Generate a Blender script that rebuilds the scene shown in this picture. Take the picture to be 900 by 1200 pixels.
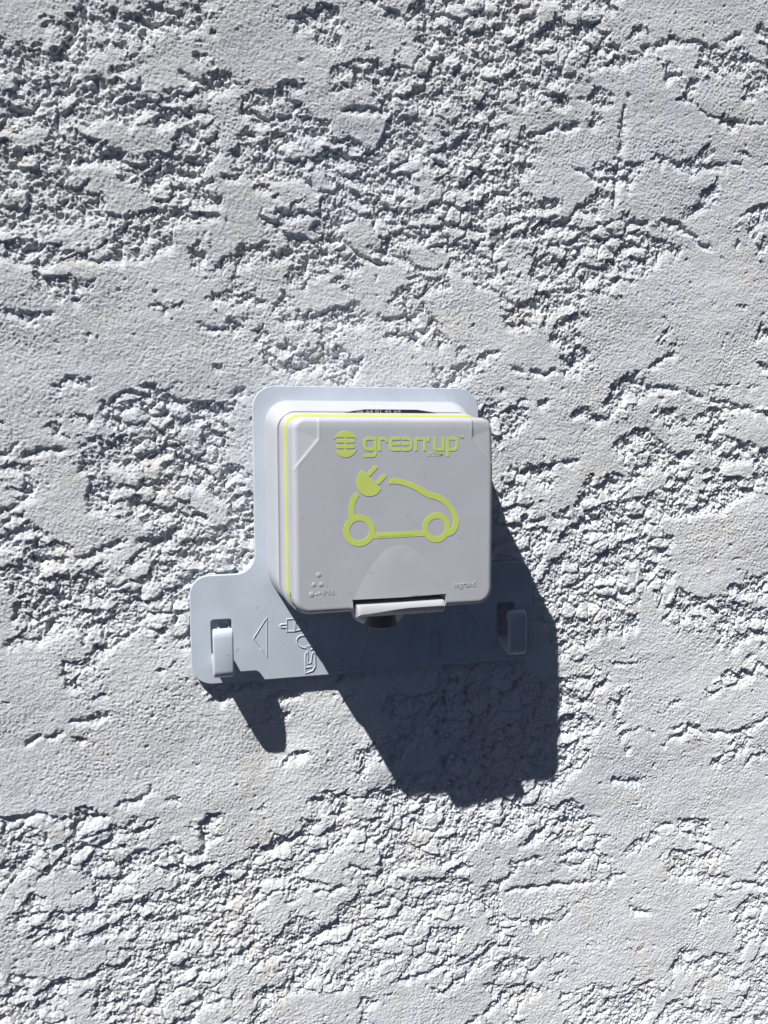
import bpy, bmesh, math, random
import numpy as np
from mathutils import Matrix, Vector

random.seed(4)
scene = bpy.context.scene
for o in list(bpy.data.objects):
    bpy.data.objects.remove(o)

# ------------------------------------------------------------------ camera, sky, sun, exposure
# Everything is measured in millimetres on the wall: x to the right, y up, z out of the wall.
HEIGHT = 1.2                                   # the socket hangs 1.2 m above the ground


def V(x, y, z):
    return (x * .001, -z * .001, y * .001)


def rodrigues(r):
    r = np.array(r, float)
    th = np.linalg.norm(r)
    k = r / th
    K = np.array([[0, -k[2], k[1]], [k[2], 0, -k[0]], [-k[1], k[0], 0]])
    return np.eye(3) + math.sin(th) * K + (1 - math.cos(th)) * K @ K


cam_data = bpy.data.cameras.new("camera")
cam_data.sensor_width = 36.0
cam_data.sensor_fit = 'AUTO'
cam_data.lens = 36.0 * 950.0 / 1200.0
cam_data.clip_start = .01
cam_data.clip_end = 500.0
cam = bpy.data.objects.new("camera", cam_data)
scene.collection.objects.link(cam)
T3 = np.array([[1, 0, 0], [0, 0, -1], [0, 1, 0]], float)
R3 = T3 @ rodrigues((-.092, -.266, -.014))
cx, cy, cz = V(-93.532, 39.561, 371.839)
M4 = Matrix.Identity(4)
for i in range(3):
    for j in range(3):
        M4[i][j] = float(R3[i, j])
M4[0][3], M4[1][3], M4[2][3] = cx, cy, cz + HEIGHT
cam.matrix_world = M4
scene.camera = cam

SUN = Vector((-1.25, -1.0, 2.262)).normalized()          # direction towards the sun
world = bpy.data.worlds.new("World")
scene.world = world
world.use_nodes = True
wn = world.node_tree
wn.nodes.clear()
w_out = wn.nodes.new("ShaderNodeOutputWorld")
w_bg = wn.nodes.new("ShaderNodeBackground")
w_sky = wn.nodes.new("ShaderNodeTexSky")
w_sky.sky_type = 'NISHITA'
w_sky.sun_disc = False
w_sky.sun_elevation = math.asin(SUN.z)
w_sky.sun_rotation = math.atan2(SUN.x, SUN.y)
w_sky.altitude = 2500
w_sky.air_density = .18
w_sky.dust_density = 2.4
w_sky.ozone_density = 1.0
w_bg.inputs["Strength"].default_value = .054
wn.links.new(w_sky.outputs[0], w_bg.inputs[0])
wn.links.new(w_bg.outputs[0], w_out.inputs[0])

sun_data = bpy.data.lights.new("sun", 'SUN')
sun_data.energy = 5.0
sun_data.angle = math.radians(.5)
sun_data.color = (1.0, .975, .94)
sun = bpy.data.objects.new("sun", sun_data)
scene.collection.objects.link(sun)
sun.rotation_euler = SUN.to_track_quat('Z', 'Y').to_euler()
sun.location = (-1, -1, 4)

scene.view_settings.view_transform = 'Standard'
scene.view_settings.look = 'None'
scene.view_settings.exposure = .33
scene.view_settings.gamma = 1.0
scene.view_settings.use_curve_mapping = False
scene.cycles.max_bounces = 6
scene.cycles.diffuse_bounces = 2


# ------------------------------------------------------------------ helpers
def link(o):
    scene.collection.objects.link(o)
    return o


def mesh_obj(name, verts, faces, mat, parent=None, smooth=False):
    me = bpy.data.meshes.new(name)
    me.from_pydata([V(*v) for v in verts], [], faces)
    me.update()
    if smooth:
        me.polygons.foreach_set("use_smooth", [True] * len(me.polygons))
    me.materials.append(mat)
    o = link(bpy.data.objects.new(name, me))
    o.parent = parent
    if parent is None:
        o.location = (0, 0, HEIGHT)
    return o


def thing(name, label, cat, at=(0, 0, 0)):
    o = link(bpy.data.objects.new(name, None))
    o.empty_display_size = .02
    o.location = (0, 0, HEIGHT)
    o["label"] = label
    o["category"] = cat
    return o


def rounded_rect(x0, x1, y0, y1, r, side=12, arc=8):
    """counter-clockwise points; the same count for every size, so that outlines can be lofted"""
    rs = r if isinstance(r, (tuple, list)) else (r, r, r, r)     # br, tr, tl, bl
    cs = [(x1 - rs[0], y0 + rs[0], -90, rs[0]), (x1 - rs[1], y1 - rs[1], 0, rs[1]),
          (x0 + rs[2], y1 - rs[2], 90, rs[2]), (x0 + rs[3], y0 + rs[3], 180, rs[3])]
    pts = []
    for i, (px, py, a0, rr) in enumerate(cs):
        for k in range(arc + 1):
            a = math.radians(a0 + 90 * k / arc)
            pts.append((px + rr * math.cos(a), py + rr * math.sin(a)))
        nx, ny, a1, r1 = cs[(i + 1) % 4]
        e = (nx + r1 * math.cos(math.radians(a1)), ny + r1 * math.sin(math.radians(a1)))
        s = pts[-1]
        for k in range(1, side):
            t = k / side
            pts.append((s[0] + (e[0] - s[0]) * t, s[1] + (e[1] - s[1]) * t))
    return pts


def loft(rings, cap_start=True, cap_end=True):
    """rings: lists of (x, y, z) of equal length, counter-clockwise seen from the front, from the wall outwards"""
    n = len(rings[0])
    verts = [p for r in rings for p in r]
    faces = []
    for k in range(len(rings) - 1):
        a, b = k * n, (k + 1) * n
        for j in range(n):
            j2 = (j + 1) % n
            faces.append((a + j, a + j2, b + j2, b + j))
    if cap_start:
        faces.append(tuple(reversed(range(n))))
    if cap_end:
        faces.append(tuple(range((len(rings) - 1) * n, len(rings) * n)))
    return verts, faces


def auto_smooth(o, deg=35):
    me = o.data
    me.polygons.foreach_set("use_smooth", [True] * len(me.polygons))
    bm = bmesh.new()
    bm.from_mesh(me)
    lim = math.radians(deg)
    for e in bm.edges:
        if len(e.link_faces) == 2 and e.calc_face_angle(0) > lim:
            e.smooth = False
    bm.to_mesh(me)
    bm.free()
    return o


def curve_mesh(name, mat, parent, build, place):
    """a curve or text object turned into a mesh; place maps its (x, y, z) in mm to wall mm"""
    cu = build()
    tmp = bpy.data.objects.new("tmp", cu)
    scene.collection.objects.link(tmp)
    bpy.context.view_layer.update()
    dg = bpy.context.evaluated_depsgraph_get()
    me = bpy.data.meshes.new_from_object(tmp.evaluated_get(dg), depsgraph=dg)
    bpy.data.objects.remove(tmp)
    co = np.empty(len(me.vertices) * 3)
    me.vertices.foreach_get("co", co)
    co = co.reshape(-1, 3)
    out = np.array([V(*place(*p)) for p in co])
    me.vertices.foreach_set("co", out.ravel())
    me.materials.clear()
    me.materials.append(mat)
    me.name = name
    me.update()
    o = link(bpy.data.objects.new(name, me))
    o.parent = parent
    return o


def flat(name, mat, parent, loops, z, thick, bevel=0.0, res=1, place=None, deg=35):
    """a plate cut from closed loops (inner loops are holes), standing from z to z + thick"""
    def build():
        cu = bpy.data.curves.new("tmp", 'CURVE')
        cu.dimensions = '2D'
        cu.fill_mode = 'BOTH'
        cu.extrude = thick / 2 - bevel
        cu.bevel_depth = bevel
        cu.bevel_resolution = res
        cu.offset = -bevel
        for lp in loops:
            s = cu.splines.new('POLY')
            s.points.add(len(lp) - 1)
            for q, (x, y) in zip(s.points, lp):
                q.co = (x, y, 0, 1)
            s.use_cyclic_u = True
        return cu
    pl = place or (lambda x, y, w: (x, y, z + thick / 2 + w))
    return auto_smooth(curve_mesh(name, mat, parent, build, pl), deg)


def ridge(name, mat, parent, lines, z, r=.3, res=1):
    """raised moulded lines: round-backed ribs half sunk into the surface at height z; lines = [(points, closed)]"""
    def build():
        cu = bpy.data.curves.new("tmp", 'CURVE')
        cu.dimensions = '3D'
        cu.bevel_depth = r
        cu.bevel_resolution = res
        cu.use_fill_caps = True
        for pts, closed in lines:
            s = cu.splines.new('POLY')
            s.points.add(len(pts) - 1)
            for q, (x, y) in zip(s.points, pts):
                q.co = (x, y, 0, 1)
            s.use_cyclic_u = closed
        return cu
    return auto_smooth(curve_mesh(name, mat, parent, build, lambda x, y, w: (x, y, z + w * .8)), 60)


def text(name, mat, parent, body, x, y, z, size, thick=.15, sx=1.0, bold=0.0, rot=0.0, place=None, shear=0.0):
    def build():
        cu = bpy.data.curves.new("tmp", 'FONT')
        cu.body = body
        cu.size = size
        cu.extrude = thick / 2
        cu.offset = bold
        cu.shear = shear
        cu.resolution_u = 3
        return cu
    c, s = math.cos(rot), math.sin(rot)
    pl = place or (lambda u, v, w: (x + (u * sx) * c - v * s, y + (u * sx) * s + v * c, z + thick / 2 + w))
    return curve_mesh(name, mat, parent, build, pl)


def stroke(pts, w, cap=0):
    """outline of a line of width w drawn through pts (mitred)"""
    P = [Vector(p) for p in pts]
    L, Rr = [], []
    for i, p in enumerate(P):
        if i == 0:
            d = (P[1] - p).normalized()
            n = Vector((-d.y, d.x))
            k = 1
        elif i == len(P) - 1:
            d = (p - P[i - 1]).normalized()
            n = Vector((-d.y, d.x))
            k = 1
        else:
            a, b = (p - P[i - 1]).normalized(), (P[i + 1] - p).normalized()
            d = (a + b).normalized()
            n = Vector((-d.y, d.x))
            k = 1 / max(.5, n.dot(Vector((-a.y, a.x))))
        L.append(tuple(p + n * (w / 2 * k)))
        Rr.append(tuple(p - n * (w / 2 * k)))
    if cap:
        def arc(p, d, a, b):
            out = []
            for q in range(1, 6):
                t = math.pi * q / 6
                n = Vector((-d.y, d.x))
                out.append(tuple(p + (n * math.cos(t) + d * math.sin(t)) * w / 2))
            return out
        d1 = (P[-1] - P[-2]).normalized()
        d0 = (P[0] - P[1]).normalized()
        return L + arc(P[-1], d1, 0, 0) + Rr[::-1] + arc(P[0], d0, 0, 0)
    return L + Rr[::-1]


def circle(x, y, r, n=48, ry=None):
    ry = ry or r
    return [(x + r * math.cos(2 * math.pi * k / n), y + ry * math.sin(2 * math.pi * k / n)) for k in range(n)]


def spline(pts, n=6):
    """Catmull-Rom through pts"""
    P = [np.array(p, float) for p in pts]
    P = [2 * P[0] - P[1]] + P + [2 * P[-1] - P[-2]]
    out = []
    for i in range(1, len(P) - 2):
        for k in range(n):
            t = k / n
            a, b, c, d = P[i - 1:i + 3]
            out.append(tuple(.5 * (2 * b + (c - a) * t + (2 * a - 5 * b + 4 * c - d) * t * t + (3 * b - a - 3 * c + d) * t ** 3)))
    out.append(tuple(P[-2]))
    return out


# ------------------------------------------------------------------ materials
def nodes_of(name):
    m = bpy.data.materials.new(name)
    m.use_nodes = True
    t = m.node_tree
    b = t.nodes["Principled BSDF"]
    return m, t, b


def plastic(name, col, rough=.45, mottle=.05, grain=.00002, speck=.0, spec=.4):
    m, t, b = nodes_of(name)
    tc = t.nodes.new("ShaderNodeTexCoord")
    n1 = t.nodes.new("ShaderNodeTexNoise")
    n1.inputs["Scale"].default_value = 70
    n1.inputs["Detail"].default_value = 6
    n1.inputs["Roughness"].default_value = .65
    ramp = t.nodes.new("ShaderNodeValToRGB")
    lo = tuple(c * (1 - mottle) for c in col)
    hi = tuple(min(1, c * (1 + mottle * .6)) for c in col)
    ramp.color_ramp.elements[0].position = .3
    ramp.color_ramp.elements[0].color = (*lo, 1)
    ramp.color_ramp.elements[1].position = .7
    ramp.color_ramp.elements[1].color = (*hi, 1)
    t.links.new(tc.outputs["Object"], n1.inputs["Vector"])
    t.links.new(n1.outputs["Fac"], ramp.inputs["Fac"])
    src = ramp.outputs["Color"]
    if speck > 0:                                            # dust and grit clinging to the plastic
        n2 = t.nodes.new("ShaderNodeTexNoise")
        n2.inputs["Scale"].default_value = 420
        n2.inputs["Detail"].default_value = 2
        r2 = t.nodes.new("ShaderNodeValToRGB")
        r2.color_ramp.elements[0].position = .73
        r2.color_ramp.elements[0].color = (0, 0, 0, 1)
        r2.color_ramp.elements[1].position = .78
        r2.color_ramp.elements[1].color = (speck, speck, speck, 1)
        mx = t.nodes.new("ShaderNodeMixRGB")
        mx.inputs["Color2"].default_value = (.16, .14, .12, 1)
        t.links.new(tc.outputs["Object"], n2.inputs["Vector"])
        t.links.new(n2.outputs["Fac"], r2.inputs["Fac"])
        t.links.new(r2.outputs["Color"], mx.inputs["Fac"])
        t.links.new(src, mx.inputs["Color1"])
        src = mx.outputs["Color"]
    t.links.new(src, b.inputs["Base Color"])
    rr = t.nodes.new("ShaderNodeMapRange")
    rr.inputs["To Min"].default_value = rough - .07
    rr.inputs["To Max"].default_value = rough + .09
    t.links.new(n1.outputs["Fac"], rr.inputs["Value"])
    t.links.new(rr.outputs["Result"], b.inputs["Roughness"])
    b.inputs["Specular IOR Level"].default_value = spec
    n3 = t.nodes.new("ShaderNodeTexNoise")
    n3.inputs["Scale"].default_value = 1600
    n3.inputs["Detail"].default_value = 3
    bp_ = t.nodes.new("ShaderNodeBump")
    bp_.inputs["Strength"].default_value = .35
    bp_.inputs["Distance"].default_value = grain
    t.links.new(tc.outputs["Object"], n3.inputs["Vector"])
    t.links.new(n3.outputs["Fac"], bp_.inputs["Height"])
    t.links.new(bp_.outputs["Normal"], b.inputs["Normal"])
    return m


M_lid = plastic("light_grey_plastic", (.51, .525, .575), .42, .045, .00002, .35)
M_plate = plastic("blue_grey_plastic", (.555, .62, .70), .5, .08, .00004, .5)
M_seal = plastic("yellow_green_seal", (.60, .63, .17), .5, .06)
M_green = plastic("green_ink", (.60, .71, .17), .5, .03)
M_black = plastic("black_sticker_and_notch_shade", (.022, .024, .03), .4, .2)
M_white = plastic("white_ink", (.42, .42, .43), .5, .03)
M_dark = plastic("dark_grey_rubber", (.13, .13, .13), .5, .1)
M_latch = plastic("latch_grey_plastic", (.50, .51, .545), .4, .03)


def wall_material():
    m, t, b = nodes_of("white_roughcast_render")
    tc = t.nodes.new("ShaderNodeTexCoord")

    def noise(scale, detail, rough=.6):
        n = t.nodes.new("ShaderNodeTexNoise")
        n.inputs["Scale"].default_value = scale
        n.inputs["Detail"].default_value = detail
        n.inputs["Roughness"].default_value = rough
        t.links.new(tc.outputs["Object"], n.inputs["Vector"])
        return n

    def ramp(src, p0, c0, p1, c1):
        r = t.nodes.new("ShaderNodeValToRGB")
        r.color_ramp.elements[0].position = p0
        r.color_ramp.elements[0].color = (*c0, 1)
        r.color_ramp.elements[1].position = p1
        r.color_ramp.elements[1].color = (*c1, 1)
        t.links.new(src, r.inputs["Fac"])
        return r
    big = ramp(noise(9, 5).outputs["Fac"], .35, (.70, .735, .785), .65, (.775, .79, .805))
    fine = ramp(noise(900, 3).outputs["Fac"], .3, (.88, .88, .88), .7, (1.05, 1.05, 1.05))
    mul = t.nodes.new("ShaderNodeMixRGB")
    mul.blend_type = 'MULTIPLY'
    mul.inputs["Fac"].default_value = 1
    t.links.new(big.outputs["Color"], mul.inputs["Color1"])
    t.links.new(fine.outputs["Color"], mul.inputs["Color2"])
    tan = ramp(noise(28, 6, .7).outputs["Fac"], .54, (0, 0, 0), .74, (.7, .7, .7))
    mix = t.nodes.new("ShaderNodeMixRGB")
    mix.inputs["Color2"].default_value = (.72, .665, .60, 1)
    t.links.new(tan.outputs["Color"], mix.inputs["Fac"])
    t.links.new(mul.outputs["Color"], mix.inputs["Color1"])
    t.links.new(mix.outputs["Color"], b.inputs["Base Color"])
    b.inputs["Roughness"].default_value = .95
    b.inputs["Diffuse Roughness"].default_value = .3
    b.inputs["Specular IOR Level"].default_value = .15
    g = noise(1250, 3, .6)
    bp_ = t.nodes.new("ShaderNodeBump")
    bp_.inputs["Strength"].default_value = .8
    bp_.inputs["Distance"].default_value = .0005
    t.links.new(g.outputs["Fac"], bp_.inputs["Height"])
    t.links.new(bp_.outputs["Normal"], b.inputs["Normal"])
    return m


M_wall = wall_material()

# ------------------------------------------------------------------ the roughcast wall
# how torn the render is, 0 (trowelled flat) to 9 (bare grains), on a 15 mm grid from (-180, 270) right and down
ROUGH = [
    "333455442234346777655421133333",
    "333455442234346777655421133333",
    "333455442234346777655432345555",
    "333455442234346777766544555555",
    "333455443334666677655433344444",
    "444565444443456774333223433333",
    "544666565554455675412223433333",
    "556754466666655566424544433333",
    "777655564555765566545654345555",
    "777545654556566665566664234433",
    "666445545455444466666543122222",
    "333443245444444446654333333333",
    "333222344555555434543333333444",
    "111121122456534442244432134444",
    "111344443344433455434544333333",
    "333455654433333445423555444444",
    "555356654444444444323455455555",
    "555167656444444445534655566666",
    "555234566444444455555654544444",
    "665455666444444455666665332222",
    "666666665444444457887765434444",
    "445566544444444456677655445555",
    "222454344444444444466544556666",
    "111343344444344565464322345556",
    "332222234444255677675432334455",
    "222211111233355677775544333333",
    "332223322334455677764433443333",
    "666445443345566777664333444444",
    "666655554455576776653431223333",
    "555564566555577766664333322222",
    "454466666555576644344445554333",
    "543367766445676644344544554333",
    "665567766656666644433333454444",
    "665566555555555555432222344544",
    "665566544433444455544333344555",
    "665666544433333344454443455555",
    "665666544433333344455554555555",
    "665666544433333344455555555666",
    "665666544433333344455555555666",
    "665666544433333344455555555666"]
CREVICES=[[(-136.4, 200.0), (-129.9, 199.1), (-124.8, 204.1)], [(-153.7, 168.8), (-142.2, 173.3), (-137.9, 175.8)], [(-128.2, 182.5), (-121.0, 187.7), (-113.0, 187.9)], [(-123.2, 154.0), (-114.6, 158.2), (-107.7, 159.8)], [(-95.9, 150.0), (-87.0, 152.8), (-78.0, 156.0)], [(-141.4, 110.2), (-136.3, 113.2), (-127.8, 116.5)], [(-124.5, 114.6), (-116.7, 114.3), (-109.0, 116.5)], [(-153.6, 91.6), (-147.1, 90.1), (-137.8, 91.5)], [(-93.5, 173.3), (-84.6, 175.6), (-75.6, 180.0)], [(-80.6, 194.5), (-70.0, 191.1)], [(-97.5, 215.6), (-92.4, 213.8), (-81.9, 214.1)], [(-75.8, 89.0), (-65.9, 87.8)], [(-32.6, 223.1), (-26.2, 223.2), (-22.4, 220.1)], [(-13.7, 194.6), (-3.8, 201.9)], [(-30.7, 157.3), (-24.6, 151.2), (-14.0, 149.7)], [(-9.8, 187.7), (10.2, 188.5)], [(-20.1, 129.0), (-7.4, 125.9), (6.0, 119.8)], [(164.3, 210.6), (170.4, 207.1), (179.7, 202.6), (189.9, 201.5), (214.4, 201.7)], [(132.9, 207.3), (130.1, 187.5), (127.8, 166.9), (125.4, 150.2)], [(84.8, 185.4), (93.8, 188.2), (105.2, 190.9)], [(108.0, 170.2), (117.4, 166.1), (134.0, 168.2)], [(86.4, 145.5), (99.2, 145.2), (108.4, 151.9), (117.8, 149.7)], [(150.7, 179.1), (165.5, 178.3), (185.8, 177.8), (201.2, 181.2)], [(154.2, 148.0), (164.2, 147.8), (182.4, 136.9)], [(120.4, 230.7), (134.6, 228.4), (158.4, 237.3), (183.3, 236.2), (198.2, 246.3)], [(-136.5, 62.0), (-131.4, 63.9), (-124.6, 62.9)], [(-116.1, 55.7), (-107.2, 58.8), (-99.4, 58.1)], [(-93.0, 57.1), (-78.5, 53.5), (-62.8, 51.0)], [(-61.5, 58.6), (-55.8, 60.2)], [(-159.3, 33.3), (-152.6, 35.0), (-146.0, 33.2), (-135.8, 34.9)], [(-160.5, 6.3), (-151.8, 14.4), (-143.2, 17.9)], [(-102.7, 32.1), (-93.6, 32.8), (-82.0, 28.2)], [(-147.8, -12.5), (-134.1, -13.8), (-123.6, -11.6), (-112.7, -5.6)], [(-103.7, -5.5), (-89.1, -5.3)], [(75.3, 73.5), (89.1, 70.5), (105.4, 75.0), (109.9, 84.8)], [(136.9, 70.5), (149.5, 64.2), (164.7, 64.4), (185.5, 60.2), (196.2, 57.2), (215.2, 53.7)], [(151.6, 76.0), (164.0, 83.2)], [(202.6, 33.1), (213.4, 35.4), (224.6, 30.7)], [(73.7, 22.4), (97.0, 25.1), (108.8, 27.2)], [(83.4, -2.6), (97.5, -0.8), (116.9, -5.7), (124.1, 0.7)], [(131.6, -4.9), (141.7, -7.8)], [(-152.6, -92.4), (-143.8, -90.2), (-133.1, -86.2), (-121.6, -83.8)], [(-166.1, -127.5), (-150.5, -126.4), (-134.6, -129.6), (-122.0, -130.1)], [(-116.4, -126.8), (-108.9, -123.7), (-102.1, -120.5)], [(-80.9, -139.5), (-75.0, -136.1)], [(-80.2, -145.0), (-80.4, -154.1)], [(-163.8, -199.8), (-153.4, -203.8), (-144.5, -205.5), (-130.0, -206.1)], [(-154.5, -185.4), (-145.4, -181.7)], [(-37.7, -204.9), (-27.2, -205.4), (-16.5, -200.6), (-7.9, -197.6)], [(-55.5, -157.6), (-43.3, -155.1), (-35.0, -151.1)], [(-29.1, -180.9), (-18.5, -182.6), (-9.9, -176.4)], [(-12.0, -171.7), (-1.2, -173.3)], [(3.0, -212.9), (20.9, -209.1)], [(23.2, -234.8), (32.3, -233.2), (43.9, -227.0)], [(53.6, -266.5), (68.0, -259.8), (74.2, -253.9)], [(171.3, -118.1), (180.9, -117.1), (187.5, -121.1), (206.9, -124.5), (220.9, -123.5), (230.9, -118.0)], [(166.3, -127.1), (176.7, -120.1)], [(141.7, -128.4), (145.2, -124.0)], [(134.4, -143.1), (151.1, -147.0)], [(86.1, -170.8), (95.8, -164.2), (104.7, -164.0)], [(76.6, -182.0), (92.2, -181.0)], [(76.8, -196.1), (96.4, -198.1), (119.0, -198.3)], [(162.5, -171.6), (184.1, -173.0)], [(190.1, -185.1), (202.6, -191.9)], [(205.0, -208.9), (234.1, -218.4)], [(148.0, -216.9), (158.8, -221.6)]]
# gaps under the lips of trowelled flakes, as lines on the wall (mm)


def h2(ix, iy, seed):
    a = (ix.astype(np.int64) * 374761393 + iy.astype(np.int64) * 668265263 + seed * 974634777) & 0xffffffff
    a = ((a ^ (a >> 13)) * 1274126177) & 0xffffffff
    a = ((a ^ (a >> 15)) * 2246822519) & 0xffffffff
    return (a ^ (a >> 16)) & 0xffffffff


def perlin(x, y, seed):
    ix, iy = np.floor(x), np.floor(y)
    fx, fy = x - ix, y - iy
    u = fx * fx * fx * (fx * (fx * 6 - 15) + 10)
    v = fy * fy * fy * (fy * (fy * 6 - 15) + 10)

    def g(dx, dy):
        a = h2(ix + dx, iy + dy, seed) * (2 * math.pi / 4294967296.0)
        return np.cos(a) * (fx - dx) + np.sin(a) * (fy - dy)
    a, b = g(0, 0), g(1, 0)
    c, d = g(0, 1), g(1, 1)
    p = a + (b - a) * u
    q = c + (d - c) * u
    return (p + (q - p) * v) * 1.5


def fbm(x, y, seed, n=4, gain=.5, lac=2.03):
    s, amp = 0, 1.0
    for k in range(n):
        s = s + amp * perlin(x + 17.3 * k, y - 9.1 * k, seed + k)
        x, y, amp = x * lac, y * lac, amp * gain
    return s


def grains(x, y, seed, jitter=.9):
    """rounded grains: 1 at a grain's centre, 0 in the joints, and a random height for each"""
    ix, iy = np.floor(x), np.floor(y)
    best = np.full(x.shape, 9.0)
    second = np.full(x.shape, 9.0)
    hid = np.zeros(x.shape)
    for dx in (-1, 0, 1):
        for dy in (-1, 0, 1):
            h = h2(ix + dx, iy + dy, seed)
            jx = (h & 0xffff) / 65536.0
            jy = (h >> 16) / 65536.0
            d = (ix + dx + .5 + (jx - .5) * jitter - x) ** 2 + (iy + dy + .5 + (jy - .5) * jitter - y) ** 2
            near = d < best
            second = np.where(near, best, np.minimum(second, d))
            hid = np.where(near, ((h >> 7) & 0x3ff) / 1023.0, hid)
            best = np.where(near, d, best)
    edge = np.sqrt(second) - np.sqrt(best)
    dome = np.sqrt(np.clip(1 - best * 1.3, 0, 1))
    return dome * np.clip(edge * 3.0, 0, 1) ** .5, hid


def sstep(a, b, v):
    t = np.clip((v - a) / (b - a), 0, 1)
    return t * t * (3 - 2 * t)


def torn_map(x, y):
    g = np.array([[int(c) for c in r] for r in ROUGH], float)
    u = np.clip((x + 180) / 15, 0, g.shape[1] - 1.001)
    v = np.clip((270 - y) / 15, 0, g.shape[0] - 1.001)
    i, j = u.astype(int), v.astype(int)
    a, b = u - i, v - j
    a, b = a * a * (3 - 2 * a), b * b * (3 - 2 * b)
    return (g[j, i] * (1 - a) + g[j, i + 1] * a) * (1 - b) + (g[j + 1, i] * (1 - a) + g[j + 1, i + 1] * a) * b


def deep_zone(x, y):
    """relief deepened below the socket to add contrast inside its shadow"""
    return np.exp(-((x - 58) / 46) ** 4 - ((y + 112) / 40) ** 4)


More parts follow.
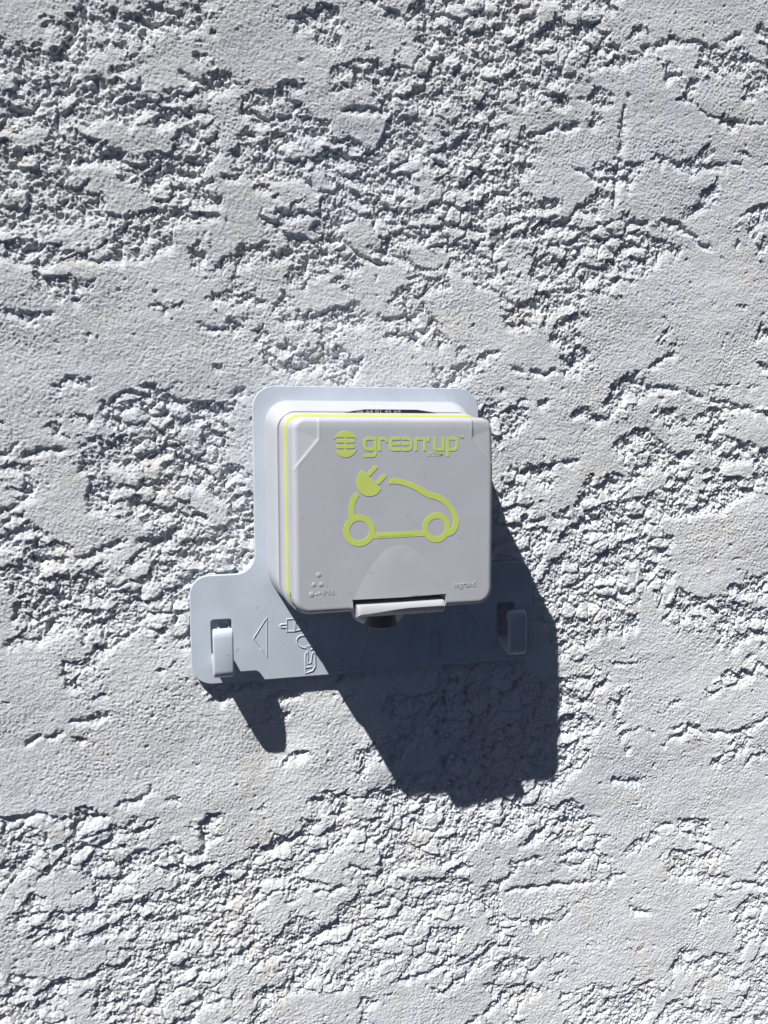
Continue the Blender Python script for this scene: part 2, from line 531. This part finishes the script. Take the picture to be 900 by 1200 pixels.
def wall_height(x, y):
    wx = 5.0 * perlin(x / 26, y / 20, 11) + 1.6 * perlin(x / 6.5, y / 6.5, 12) + .45 * perlin(x / 2.1, y / 2.1, 14)
    wy = 5.0 * perlin(x / 26, y / 20, 21) + 1.6 * perlin(x / 6.5, y / 6.5, 22) + .45 * perlin(x / 2.1, y / 2.1, 24)
    X, Y = x + wx, y + wy
    c, s = math.cos(.14), math.sin(.14)
    f = fbm((X * c + Y * s) / 26, (Y * c - X * s) / 14.5, 31, 5, .56)
    ux, uy = x + 1.3 * perlin(x / 4.3, y / 4.3, 15), y + 1.3 * perlin(x / 4.3, y / 4.3, 16)
    G1, r1 = grains((ux * .83 + uy * .56) / 2.7 + wx / 7, (uy * .83 - ux * .56) / 2.25 + wy / 7, 41, 1.0)
    G2, r2 = grains((ux * .94 - uy * .34) / 1.5, (uy * .94 + ux * .34) / 1.25, 51, 1.0)
    G3, r3 = grains((x * .77 - y * .64) / 1.05, (y * .77 + x * .64) / .95, 61, 1.0)
    shallow = .78 + .22 * sstep(-190, -60, y)
    hole = sstep(.25, .75, perlin(ux / 3.8, uy / 2.9, 93) + .4 * perlin(ux / 1.7, uy / 1.5, 94))
    p9 = perlin(x / .95, y / .85, 71)
    p5 = perlin(x / 2.6, y / 2.2, 72)
    q = f * .80 + (torn_map(x, y) - 4.72) * .30 + .16 * (G1 * r1 - .3) + .10 * (G2 * r2 - .3) + .06 * p5
    m = sstep(-.02, .035, q)
    deep = sstep(.0, .8, q)
    # flat-topped lumps that survived in the torn part
    G0, r0 = grains((ux * .97 + uy * .24) / 8.5 + wx / 14, (uy * .97 - ux * .24) / 6.2 + wy / 14, 36, 1.0)
    lump = sstep(.25, .62, G0) * sstep(.55, .85, r0)
    # trowelled skin: gently uneven, finely pitted
    roll = .9 * perlin(x / 70, y / 48, 81) + .35 * perlin(x / 24, y / 17, 82)
    skin = .11 * p5 + .13 * perlin(x / 6, y / 4.6, 83)
    lip = .14 * np.exp(-(np.clip(-q, 0, 9) / .09) ** 2)
    skin = skin + lip
    zone = deep_zone(x, y)
    # torn part: clumps, grains on clumps
    torn = (-1.7 - .5 * deep + .95 * G1 * (.1 + .9 * r1) * (1 - lump) + .5 * G2 * (.15 + .85 * r2) * (1 - .8 * lump)
            + 1.85 * lump + .9 * zone * (1 - lump) * (G1 * r1 - .9) + .30 * p5 + .45 * perlin(x / 9, y / 7, 84) - (1.5 + 2.2 * zone) * hole * (1 - lump)) * shallow
    h = skin * (1 - m) + torn * m
    # grit on everything, coarser where torn
    p12 = perlin((x * .9 - y * .44) / 1.35, (y * .9 + x * .44) / 1.0, 73)
    patch = .65 + .5 * sstep(-.5, .6, perlin(x / 34, y / 24, 74))
    crease = np.clip(1 - np.abs(perlin((x * .8 + y * .6) / 1.7, (y * .8 - x * .6) / 1.25, 75)) * 5, 0, 1)
    grit = (.20 * p9 + .20 * p12 + .26 * (G3 * (.25 + .75 * r3) - .35) - .16 * crease * sstep(-.2, .5, p5)) * patch
    rough = (.20 * p9 + .18 * p12 + .44 * G3 * r3 + .55 * G2 * (.1 + .9 * r2) * (1 - .75 * lump)) * shallow
    fine = grit * (1 - m) + rough * m
    # pinholes in the skin
    pit = sstep(.72, .88, perlin(x / 3.1 + 40, y / 2.3, 91) + .25 * perlin(x / 12, y / 12, 92))
    h = h - .75 * pit * (1 - m)
    # gaps under the flakes
    for k, line in enumerate(CREVICES):
        thin = k == 17
        w = .75 if thin else 1.5
        P = np.array(line)
        lo, hi = P.min(0) - 9, P.max(0) + 9
        sel = np.nonzero((x > lo[0]) & (x < hi[0]) & (y > lo[1]) & (y < hi[1]))
        if not len(sel[0]):
            continue
        sx = x[sel] + wx[sel] * .0 + 1.8 * perlin(x[sel] / 7, y[sel] / 7, 101) + 1.2 * perlin(x[sel] / 2.2, y[sel] / 2.2, 103)
        sy = y[sel] + 1.8 * perlin(x[sel] / 7, y[sel] / 7, 102) + 1.2 * perlin(x[sel] / 2.2, y[sel] / 2.2, 104)
        d = np.full(sx.shape, 99.0)
        side = np.zeros(sx.shape)
        for a, b in zip(P[:-1], P[1:]):
            ab = b - a
            t = np.clip(((sx - a[0]) * ab[0] + (sy - a[1]) * ab[1]) / (ab @ ab), 0, 1)
            ex, ey = sx - a[0] - ab[0] * t, sy - a[1] - ab[1] * t
            dd = np.hypot(ex, ey)
            side = np.where(dd < d, ey, side)
            d = np.minimum(d, dd)
        ww = w * (.55 + .9 * (perlin(x[sel] / 9, y[sel] / 9, 105) * .5 + .5))
        # steep on the upper side, running out below
        ww2 = np.where(side > 0, ww * .55, ww * 1.35)
        g = np.exp(-(d / ww2) ** 2)
        depth = 1.15 if thin else 1.75
        brk = 1.0 if thin else sstep(-.5, -.1, perlin(x[sel] / 6.5, y[sel] / 6.5, 106))
        h[sel] -= depth * g * brk * (.75 + .5 * r2[sel] * G2[sel] - .6 * r1[sel] * G1[sel])
    h = h + 1.8 * np.exp(-((x - 7) / 14) ** 2 - ((y + 118) / 16) ** 2)
    h = h - 2.6 * np.exp(-((x + 43) / 12) ** 2 - ((y + 101) / 15) ** 2)
    return h + roll, fine


def axis(lo, hi, step, end_lo, end_hi):
    a = list(np.arange(lo, hi + step / 2, step))
    d, v = step, lo
    left = []
    while v > end_lo:
        d = min(d * 1.10, 3.2)
        v -= d
        left.append(v)
    d, v = step, a[-1]
    right = []
    while v < end_hi:
        d = min(d * 1.10, 3.2)
        v += d
        right.append(v)
    return np.array(left[::-1] + a + right)


ax = axis(-176, 247, .45, -420, 470)
ay = axis(-313, 272, .45, -540, 500)
gx, gy = np.meshgrid(ax, ay)
hz, fine = wall_height(gx, gy)
# sun-facing slopes flattened to hold highlights down: flakes break off steeply below and run out gently above
lim = hz.copy()
for j in range(len(ay) - 2, -1, -1):
    lim[j] = np.minimum(lim[j], lim[j + 1] + .55 * (ay[j + 1] - ay[j]))
cut = hz - lim
for _ in range(3):
    cut[:, 2:-2] = (cut[:, :-4] + 2 * cut[:, 1:-3] + 3 * cut[:, 2:-2] + 2 * cut[:, 3:-1] + cut[:, 4:]) / 9
hz = hz - .7 * (1 - .8 * deep_zone(gx, gy)) * cut + fine
# nothing stands proud where the holder plate was screwed flat against the wall
under = (sstep(-90, -84, gx) - sstep(84, 90, gx)) * (sstep(-79, -73, gy) - sstep(63, 69, gy))
hz = hz * (1 - under) + np.minimum(hz, .9 + .1 * np.tanh(hz)) * under
hz = hz - .35
# hollows added in the wall so the two hook slots look darker
for sgn in (-1, 1):
    hz -= 3.2 * np.exp(-((gx - sgn * 69.5) / 6.5) ** 4 - ((gy + 49.5) / 8.5) ** 4)
ny, nx = gx.shape
co = np.empty((ny * nx + 4 + 4, 3))
co[:ny * nx, 0] = gx.ravel() * .001
co[:ny * nx, 1] = -hz.ravel() * .001
co[:ny * nx, 2] = gy.ravel() * .001
idx = np.arange(ny * nx).reshape(ny, nx)
quads = np.stack([idx[:-1, :-1], idx[:-1, 1:], idx[1:, 1:], idx[1:, :-1]], -1).reshape(-1, 4)
co = co[:ny * nx]
me = bpy.data.meshes.new("wall")
me.vertices.add(len(co))
me.vertices.foreach_set("co", co.ravel())
me.loops.add(quads.size)
me.loops.foreach_set("vertex_index", quads.ravel().astype(np.int32))
me.polygons.add(len(quads))
me.polygons.foreach_set("loop_start", (np.arange(len(quads)) * 4).astype(np.int32))
me.polygons.foreach_set("loop_total", np.full(len(quads), 4, np.int32))
me.polygons.foreach_set("use_smooth", np.ones(len(quads), bool))
me.materials.append(M_wall)
me.update(calc_edges=True)
wall = link(bpy.data.objects.new("wall", me))
wall.location = (0, 0, HEIGHT)
wall["kind"] = "structure"
wall["label"] = "white roughcast rendered wall with flat trowelled patches and torn grainy hollows"
wall["category"] = "wall"
# the masonry behind the render
x0, x1, y0, y1 = ax[0], ax[-1], ay[0], ay[-1]
core_v = [(x, y, z) for z in (-200, -6) for (x, y) in ((x0, y0), (x1, y0), (x1, y1), (x0, y1))]
core = mesh_obj("masonry_core", core_v, [(3, 2, 1, 0), (4, 5, 6, 7), (0, 1, 5, 4), (1, 2, 6, 5), (2, 3, 7, 6), (3, 0, 4, 7)], M_wall, wall)

# ------------------------------------------------------------------ the cable holder plate behind the socket
holder = thing("cable_holder", "blue grey holder plate with two hooks screwed to the rough wall behind the socket", "cable holder")
PZ0, PZ = 1.25, 3.78


def arc_pts(x, y, r, a0, a1, n=10):
    return [(x + r * math.cos(math.radians(a0 + (a1 - a0) * k / n)), y + r * math.sin(math.radians(a0 + (a1 - a0) * k / n))) for k in range(n + 1)]


a_, b_, T_, yt_, B_ = 54.15, 83.42, 62.44, -22.47, -72.52
outline = (arc_pts(-b_ + 9.5, B_ + 9.5, 9.5, 180, 270) + arc_pts(b_ - 9.5, B_ + 9.5, 9.5, 270, 360)
           + arc_pts(b_ - 8.5, yt_ - 8.5, 8.5, 0, 90) + arc_pts(a_ + 9, yt_ + 9, 9, 270, 180)
           + arc_pts(a_ - 10, T_ - 10, 10, 0, 90) + arc_pts(-a_ + 10, T_ - 10, 10, 90, 180)
           + arc_pts(-a_ - 9, yt_ + 9, 9, 0, -90) + arc_pts(-b_ + 8.5, yt_ - 8.5, 8.5, 90, 180))
slots = []
for sgn in (-1, 1):
    xa, xb = sorted((sgn * 65.15, sgn * 74.4))
    slots.append(rounded_rect(xa, xb, -58.9, -42.9, 1.3, 1, 5))
plate = flat("plate", M_plate, holder, [outline] + slots, PZ0, PZ - PZ0, .35, 2)

prof = [(3.5, -58.95), (14.4, -60.6), (14.8, -59.6), (14.8, -50.2), (14.5, -49.0), (13.6, -48.2), (13.1, -47.2), (13.3, -46.0),
        (14.2, -44.8), (15.6, -44.2), (17.0, -44.7), (17.9, -46.0), (18.2, -48.0), (18.4, -62.6), (18.0, -64.6), (16.6, -65.9),
        (14.0, -66.1), (9.5, -65.0), (3.5, -63.4)]
for sgn in (-1, 1):
    xc = sgn * 70.0
    hk = flat("hook", M_plate, holder, [prof], 0, 8.9, .9, 3,
              place=lambda u, v, w, xc=xc: (xc - w, v, u), deg=50)
    ridge("moulding_nib", M_plate, hk, [([(xc - 2.2, -44.15), (xc - 1.4, -44.0)], False), ([(xc + 2.3, -44.15), (xc + 2.9, -44.05)], False)], 15.6, .38)

# moulded pictograms
ridge("arrow_mark", M_plate, holder, [([(-55.4, -52.5), (-49.15, -43.1), (-49.3, -61.9)], True)], PZ, .38)
ridge("arrow_mark", M_plate, holder, [([(54.6, -52.9), (47.5, -43.4), (47.65, -62.3)], True)], PZ, .6)
ridge("plug_mark", M_plate, holder, [
    ([(-40.0, -48.47), (-42.6, -48.35), (-43.25, -47.6), (-42.7, -46.85), (-39.97, -46.95)], False),
    ([(-39.95, -44.54), (-36.41, -44.5), (-36.45, -50.45), (-40.0, -50.25)], True),
    ([(-35.97, -44.7), (-32.2, -45.3), (-30.87, -46.8), (-30.9, -49.3), (-33.58, -49.87), (-36.03, -50.4)], True),
    (circle(-31.6, -47.6, 1.0, 10), True)], PZ, .42)
ridge("cable_mark", M_plate, holder, [
    (spline([(-28.2, -45.6), (-26.6, -47.5), (-25.5, -49.5), (-26.0, -51.9), (-28.0, -52.95), (-30.6, -52.9), (-33.2, -52.75), (-34.9, -53.6), (-35.45, -55.2),
             (-35.0, -56.8), (-33.3, -58.2), (-31.2, -58.8)], 3), False)], PZ, .42)
ridge("flow_arrow_mark", M_plate, holder, [([(-31.0, -57.95), (-26.75, -58.0), (-28.8, -59.9)], True), ([(-27.3, -58.9), (-25.9, -59.9)], False)], PZ, .42)
ridge("connector_mark", M_plate, holder, [
    ([(-30.35, -60.5), (-31.5, -61.75), (-31.55, -70.8), (-27.97, -69.9), (-26.82, -68.0), (-26.76, -61.3), (-27.9, -61.2), (-28.35, -62.5), (-28.83, -66.0), (-30.4, -66.3)], True),
    ([(-31.3, -68.2), (-28.6, -67.9)], False)], PZ, .42)
ridge("tick_mark", M_plate, holder, [([(-23.4, -64.4), (-22.2, -66.1), (-21.4, -66.2)], False)], PZ, .42)
ridge("divider_mark", M_plate, holder, [([(1.4, -49.2), (-5.5, -66.4)], False)], PZ, .6)
ridge("connector_mark", M_plate, holder, [
    ([(21.67, -51.4), (20.23, -52.9), (20.24, -62.5), (24.58, -61.4), (25.78, -58.9), (25.76, -52.8), (24.5, -53.2), (23.7, -58.2), (22.0, -58.4)], True)], PZ, .6)
ridge("charging_cable_mark", M_plate, holder, [
    ([(32.62, -70.7), (32.6, -68.0), (34.85, -67.3), (34.8, -55.4), (33.75, -54.4), (33.0, -44.0), (32.1, -44.0), (31.4, -54.3), (29.4, -55.1), (29.45, -67.2), (32.5, -68.0)], False),
    ([(30.65, -56.0), (33.7, -56.1), (33.75, -66.9), (30.7, -66.8)], True)], PZ, .6)

# ------------------------------------------------------------------ the wall socket
socket = thing("wall_socket", "light grey square charging socket with green car emblem on its closed flap", "wall socket")


def ring(x0, x1, y0, y1, r, z, side=12, arc=8):
    return [(x, y, z) for x, y in rounded_rect(x0, x1, y0, y1, r, side, arc)]


# housing: a splayed back box, a shoulder, then the narrower front frame
def corners(rt, rb):
    return (rb, rt, rt, rb)                                    # the lower corners are rounder than the upper ones


hs = [(-48.6, 48.6, -37.4, 55.9, corners(10.5, 18), PZ - .3), (-48.45, 48.45, -37.3, 55.75, corners(10.5, 18), 7), (-47.8, 47.8, -37.2, 54.8, corners(10.2, 17), 11.5),
      (-47.1, 47.1, -37.1, 53.4, corners(9.8, 16), 15.0), (-46.5, 46.5, -37.0, 52.0, corners(9.2, 15), 17.8), (-45.9, 45.9, -36.9, 51.1, corners(8.6, 14), 19.2),
      (-45.4, 45.4, -36.8, 50.6, corners(8.2, 13.5), 19.6), (-44.3, 44.3, -36.2, 49.6, corners(7.0, 13), 19.0)]
housing = mesh_obj("housing", *loft([ring(*h[:5], h[5], 16, 12) for h in hs]), M_lid, socket)
auto_smooth(housing, 50)
fs = [(-44.2, 44.2, -36.0, 49.5, corners(7, 12), 18.6), (-44.7, 44.7, -37.2, 50.1, corners(7, 12), 20.4), (-44.6, 44.6, -37.3, 50.0, corners(7, 11.5), 24.5),
      (-44.15, 44.15, -37.2, 49.5, corners(6.4, 11), 28.9), (-43.7, 43.7, -36.7, 49.1, corners(6, 10.5), 29.5)]
frame = mesh_obj("front_frame", *loft([ring(*h[:5], h[5], 16, 12) for h in fs]), M_lid, socket)
auto_smooth(frame, 50)
ss = [(-43.2, 43.2, -33.6, 48.4, corners(5.8, 8), 29.3), (-43.75, 44.2, -34.2, 49.05, corners(6, 8.5), 29.7), (-43.75, 44.2, -34.2, 49.05, corners(6, 8.5), 30.2),
      (-43.2, 43.2, -33.6, 48.5, corners(5.8, 8), 30.6)]
seal = mesh_obj("seal", *loft([ring(*h[:5], h[5], 16, 12) for h in ss]), M_seal, socket)
auto_smooth(seal, 50)

# sticker with the installer's number along the top of the frame
st = []
for k in range(41):
    x = -17.5 + 43.5 * k / 40
    e = min(k, 40 - k) / 40 * 43.5
    st.append((x, 49.7 + 1.75 * min(1, e / 10) ** .7))
strip = flat("number_sticker", M_black, socket, [[(-17.5, 48.3)] + st + [(26, 48.3)]], 24.4, 1.1, .1, 1)
text("lettering", M_white, strip, "06 64 01 45 69", -11.6, 49.85, 25.5, 2.0, .08, 1.66, .0)

# cable gland under the housing
def lathe_y(xc, zc, prof_, n=28):
    rings = []
    for r, y in prof_:
        rings.append([(xc + r * math.cos(2 * math.pi * k / n), y, zc + r * math.sin(2 * math.pi * k / n)) for k in range(n)])
    return loft(rings)


gl = mesh_obj("cable_gland", *lathe_y(-1.7, 24.0, [(12.2, -36.5), (12.1, -39.4), (11.5, -41.0), (10.2, -42.4), (8.0, -43.6), (5.0, -44.4), (1, -44.7)]), M_lid, socket)
auto_smooth(gl, 40)
nut = mesh_obj("gland_nut", *lathe_y(-2.4, 24.6, [(7.2, -36), (7.3, -36.2), (7.3, -43.2), (6.9, -43.6)]), M_dark, gl)
nut.location = (.0, -.0060, 0)
auto_smooth(nut, 40)

# flap: nested outlines from the rim over the rounded edge to the middle, raised and cut by a height function
LX0, LX1, LY0, LY1, LZ = -43.0, 44.3, -33.4, 47.7, 46.65


def sst(a, b, v):
    t = min(1, max(0, (v - a) / (b - a)))
    return t * t * (3 - 2 * t)


def flap_z(x, y, z):
    # hinge corners lie lower than the panel
    sl = min(-32.2 - x, ((y - 25.45) - (x + 43.39) * 1.181) * .646)
    sr = min(x - 34.15, ((y - 28.74) - (42.71 - x) * 1.234) * .63)
    sd = max(sl, sr)
    z -= sst(0, .5, sd) * (.30 + .11 * max(0, sd))
    # raised lip round the panel's cut corners
    z += .05 * math.exp(-((sd + .3) / .35) ** 2)
    # thumb scoop above the latch
    dy, dx = -5.8 - y, x - 1.9
    sp = (dy - dx * dx / 17.6) / math.sqrt(1 + (dx / 8.8) ** 2)
    z += .075 * 6.5 * (1 - math.exp(-max(0, sp) / 6.5))
    # notch of the latch
    nx_ = min(x + 18.5 + .12 * (y + 28.2), 22.8 - x)
    ny_ = -28.25 + (x - 2) * .006 - y
    nt = sst(0, .4, min(nx_, ny_))
    if nt > 0:
        z = z * (1 - nt) + min(z, 35.8) * nt
    # top edge falls away softly
    d = LY1 - y
    z -= .62 * max(0, 1 - d / 5.2) ** 2
    return z


def lid_r(ins):
    return corners(max(.02, 5.2 - ins), max(.02, 6.8 - ins))


rings = []
N_S, N_A = 236, 12
for dz, ins in ((31.0, .35), (31.6, .05), (33.0, 0), (40, 0), (44.0, .08)):
    rings.append([(x, y, dz if dz < 35.5 else min(dz, flap_z(x, y, dz))) for x, y in rounded_rect(LX0 + ins, LX1 - ins, LY0 + ins, LY1 - ins, lid_r(ins), N_S, N_A)])
RF = 2.2
for k in range(1, 9):
    a = math.pi / 2 * k / 8
    ins, dz = RF * (1 - math.cos(a)) + .08, LZ - RF + RF * math.sin(a)
    rings.append([(x, y, flap_z(x, y, dz)) for x, y in rounded_rect(LX0 + ins, LX1 - ins, LY0 + ins, LY1 - ins, lid_r(ins), N_S, N_A)])
ins = RF + .08
while ins < 39.6:
    ins += .36
    rings.append([(x, y, flap_z(x, y, LZ)) for x, y in rounded_rect(LX0 + ins, LX1 - ins, LY0 + ins, LY1 - ins, lid_r(ins), N_S, N_A)])
flap = mesh_obj("flap", *loft(rings), M_lid, socket)
auto_smooth(flap, 38)

# black patch standing for the shade in a small notch low on the flap's left side
slot_v = [(-43.06, y, z) for y, z in ((-25.2, 36.2), (-27.6, 35.6), (-27.2, 38.6))] + [(-42.7, y, z) for y, z in ((-25.2, 36.2), (-27.6, 35.6), (-27.2, 38.6))]
mesh_obj("notch_shade_patch", slot_v, [(0, 2, 1), (3, 4, 5), (0, 1, 4, 3), (1, 2, 5, 4), (2, 0, 3, 5)], M_black, flap)

# latch in the notch, its thumb lip waved along the lower edge
lv, lf = [], []
NU = 48
for k in range(NU + 1):
    t = k / NU
    x = -16.9 + 38.3 * t
    ym = -34.1 + 1.6 * math.sin(math.pi * min(1, t / .62) / 2) ** 2 + .1 * max(0, t - .62)
    e = .5 * math.exp(-min(t, 1 - t) * 60)
    for y, z in ((-30.5, 37), (-30.5, 48.3 - e), (-30.6, 48.7 - e), (-31.0, 48.95 - e), (ym + .25, 49.75 - e), (ym, 49.75 - e), (ym - .25, 49.6), (min(ym - 1.0, -34.4), 48.6), (-35.6, 47.3), (-35.7, 37)):
        lv.append((x, y + (x - 2) * .007, z))
m_ = 10
for k in range(NU):
    for j in range(m_):
        j2 = (j + 1) % m_
        lf.append((k * m_ + j, k * m_ + j2, (k + 1) * m_ + j2, (k + 1) * m_ + j))
lf.append(tuple(range(m_ - 1, -1, -1)))
lf.append(tuple(NU * m_ + j for j in range(m_)))
latch = mesh_obj("latch", lv, lf, M_latch, flap)
bm = bmesh.new(); bm.from_mesh(latch.data); bmesh.ops.recalc_face_normals(bm, faces=bm.faces); bm.to_mesh(latch.data); bm.free()
auto_smooth(latch, 42)

# ------------------------------------------------------------------ printing and moulded marks on the flap
ZT = LZ - .05
# round logo: two caps, two bars and a link
cxl, cyl, rl = -21.13, 36.47, 5.45


def cap(sgn):
    y_in = cyl + sgn * 2.75
    pts = []
    for k in range(19):
        a = math.radians(22 + 136 * k / 18)
        pts.append((cxl + (rl if 3 < k < 15 else rl) * math.cos(a) * .92, cyl + sgn * rl * math.sin(a)))
    pts = [(cxl + 4.95, cyl + sgn * 1.95)] + pts[1:-1] + [(cxl - 4.95, cyl + sgn * 1.95), (cxl - 4.0, y_in), (cxl + 4.0, y_in)]
    return pts if sgn > 0 else pts[::-1]


def pill(x0, x1, y0, y1):
    return rounded_rect(x0, x1, y0, y1, min((x1 - x0), (y1 - y0)) * .42, 2, 4)


logo = flat("round_emblem", M_green, flap, [cap(1), cap(-1), pill(cxl - 3.9, cxl + 3.75, cyl + .55, cyl + 1.95), pill(cxl - 3.9, cxl + 3.75, cyl - 1.75, cyl - .35)], ZT, .17)
flat("link", M_green, logo, [rounded_rect(cxl - .45, cxl + .45, cyl - 3.3, cyl + 3.4, .2, 1, 2)], ZT, .155)

W = 1.12
glyphs = {
    "letter_g": [([(-8.54, 38.73), (-11.59, 38.73), (-12.63, 38.33), (-13.05, 37.32), (-13.06, 35.7), (-12.65, 34.69), (-11.6, 34.28), (-9.0, 34.28)], 0),
                 ([(-8.54, 39.2), (-8.56, 32.5), (-8.82, 31.88), (-9.4, 31.6), (-13.5, 31.6)], 0)],
    "letter_r": [([(-6.76, 33.6), (-6.75, 37.81), (-6.49, 38.47), (-5.8, 38.72), (-4.64, 38.72), (-4.05, 38.46), (-3.82, 37.9), (-3.8, 37.1)], 0)],
    "letter_e": [([(2.28, 38.7), (-.39, 38.71), (-1.56, 38.3), (-1.99, 37.28), (-1.99, 35.5), (-1.57, 34.48), (-.39, 34.11), (2.28, 34.1)], 0),
                 ([(-1.5, 36.42), (2.28, 36.4)], 0)],
    "letter_e_mirrored": [([(2.92, 38.7), (5.28, 38.7), (6.46, 38.28), (6.89, 37.25), (6.9, 35.46), (6.47, 34.43), (5.28, 34.08), (2.92, 34.09)], 0),
                 ([(2.92, 36.4), (6.4, 36.38)], 0)],
    "letter_n": [([(9.06, 33.54), (9.05, 37.76), (9.32, 38.43), (10.02, 38.68), (11.76, 38.68), (12.52, 38.42), (12.85, 37.75), (12.86, 33.52)], 0)],
    "apostrophe": [([(14.7, 39.1), (14.3, 37.4)], 0)],
    "letter_u": [([(17.32, 39.29), (17.33, 35.41), (17.67, 34.37), (18.55, 34.0), (20.7, 33.99)], 0), ([(21.16, 39.28), (21.18, 33.5)], 0)],
    "letter_p": [([(23.12, 31.1), (23.1, 39.2)], 0), ([(23.5, 38.65), (25.86, 38.65), (26.92, 38.23), (27.25, 37.45), (27.27, 35.36), (26.94, 34.37), (25.89, 33.96), (23.5, 33.97)], 0)],
}
for nm, strokes_ in glyphs.items():
    first = None
    for k, (pts, cp) in enumerate(strokes_):
        pts = spline(pts, 4) if len(pts) > 5 else pts
        o = flat(nm if k == 0 else "letter_bar", M_green, flap, [stroke(pts, W)], ZT, .17 - .012 * k)
text("trademark_lettering", M_green, flap, "TM", 28.0, 38.6, ZT, 1.75, .15, .95, .03)
text("system_lettering", M_green, flap, "SYSTEM", 14.0, 31.35, ZT, 2.25, .15, .93, .02)

# the car drawn by a cable
car = flat("car_emblem", M_green, flap, [spline([(-1.86, 21.95), (-.38, 22.2), (2.09, 21.85), (7.07, 20.3), (12.09, 17.85), (15.47, 16.0), (18.86, 15.2), (21.85, 13.5), (24.86, 10.65),
                                        (27.21, 7.3), (28.27, 4.6), (28.45, 2.5), (27.6, -.1), (26.0, -2.1), (23.8, -3.0)], 3)
                                 + [(22.6, -1.5)] + spline([(24.24, -.1), (25.3, 1.0), (25.75, 2.3), (25.85, 4.0), (24.72, 7.03), (23.16, 9.27), (20.58, 11.55), (17.6, 12.96), (13.79, 14.05),
                                        (8.74, 17.05), (4.58, 18.85), (.85, 19.8), (-1.21, 19.95), (-2.85, 19.91)], 3)], ZT, .17)
flat("wheel_ring", M_green, car, [circle(-15.53, .66, 6.75, 64, 6.6), circle(-15.53, .66, 4.2, 48, 4.2)], ZT, .155)
flat("wheel_ring", M_green, car, [circle(18.32, .93, 6.25, 64, 6.4), circle(18.32, .93, 3.9, 48, 3.9)], ZT, .155)
sill = flat("sill_bar", M_green, car, [[(-10.0, -.48), (13.1, -.35), (14.0, -2.5), (-10.6, -2.9)]], ZT, .145)
text("rating_lettering", M_green, sill, "16A/W16mm+230V", -8.2, -2.2, ZT + .02, 1.5, .2, 1.35, .0, .008)
flat("cable_arc", M_green, car, [spline([(-19.95, 5.3), (-20.0, 8.6), (-19.9, 11.0), (-18.7, 14.4), (-16.9, 16.7)], 4) + spline([(-15.3, 15.5), (-16.8, 13.2), (-17.6, 10.6), (-17.7, 8.5), (-17.5, 6.0)], 4)], ZT, .145)
flat("plug_body", M_green, car, [spline([(-14.21, 25.89), (-15.83, 23.8), (-16.7, 20.5), (-15.9, 17.6), (-13.85, 15.6), (-11.0, 14.9), (-8.17, 15.6), (-5.95, 17.9)], 4)], ZT, .17)
for p0, p1 in (((-11.2, 24.1), (-8.5, 26.9)), ((-7.3, 20.6), (-4.75, 23.2))):
    flat("plug_pin", M_green, car, [stroke([p0, p1], 1.75, 1)], ZT, .17)

# moulded protection mark and maker's name
for x, y, r in ((-32.8, -17.1, 1.15), (-34.9, -21.1, 1.05), (-31.75, -21.2, 1.05), (-35.8, -25.1, 1.3), (-33.75, -25.2, .6), (-32.4, -24.7, .6)):
    rg = []
    for f_, dz in ((1, -.05), (.92, .04), (.7, .11), (.35, .15), (.05, .17)):
        rg.append([(x + r * f_ * math.cos(2 * math.pi * k / 16), y + r * f_ * math.sin(2 * math.pi * k / 16), LZ + dz) for k in range(16)])
    mesh_obj("drop_mark", *loft(rg), M_lid, flap, True)
text("rating_mark", M_lid, flap, "IP66", -31.4, -25.6, LZ - .05, 3.1, .17, .95, .03)
text("maker_mark", M_lid, flap, "legrand", 26.6, -25.3, LZ - .05, 3.55, .20, .93, .03)
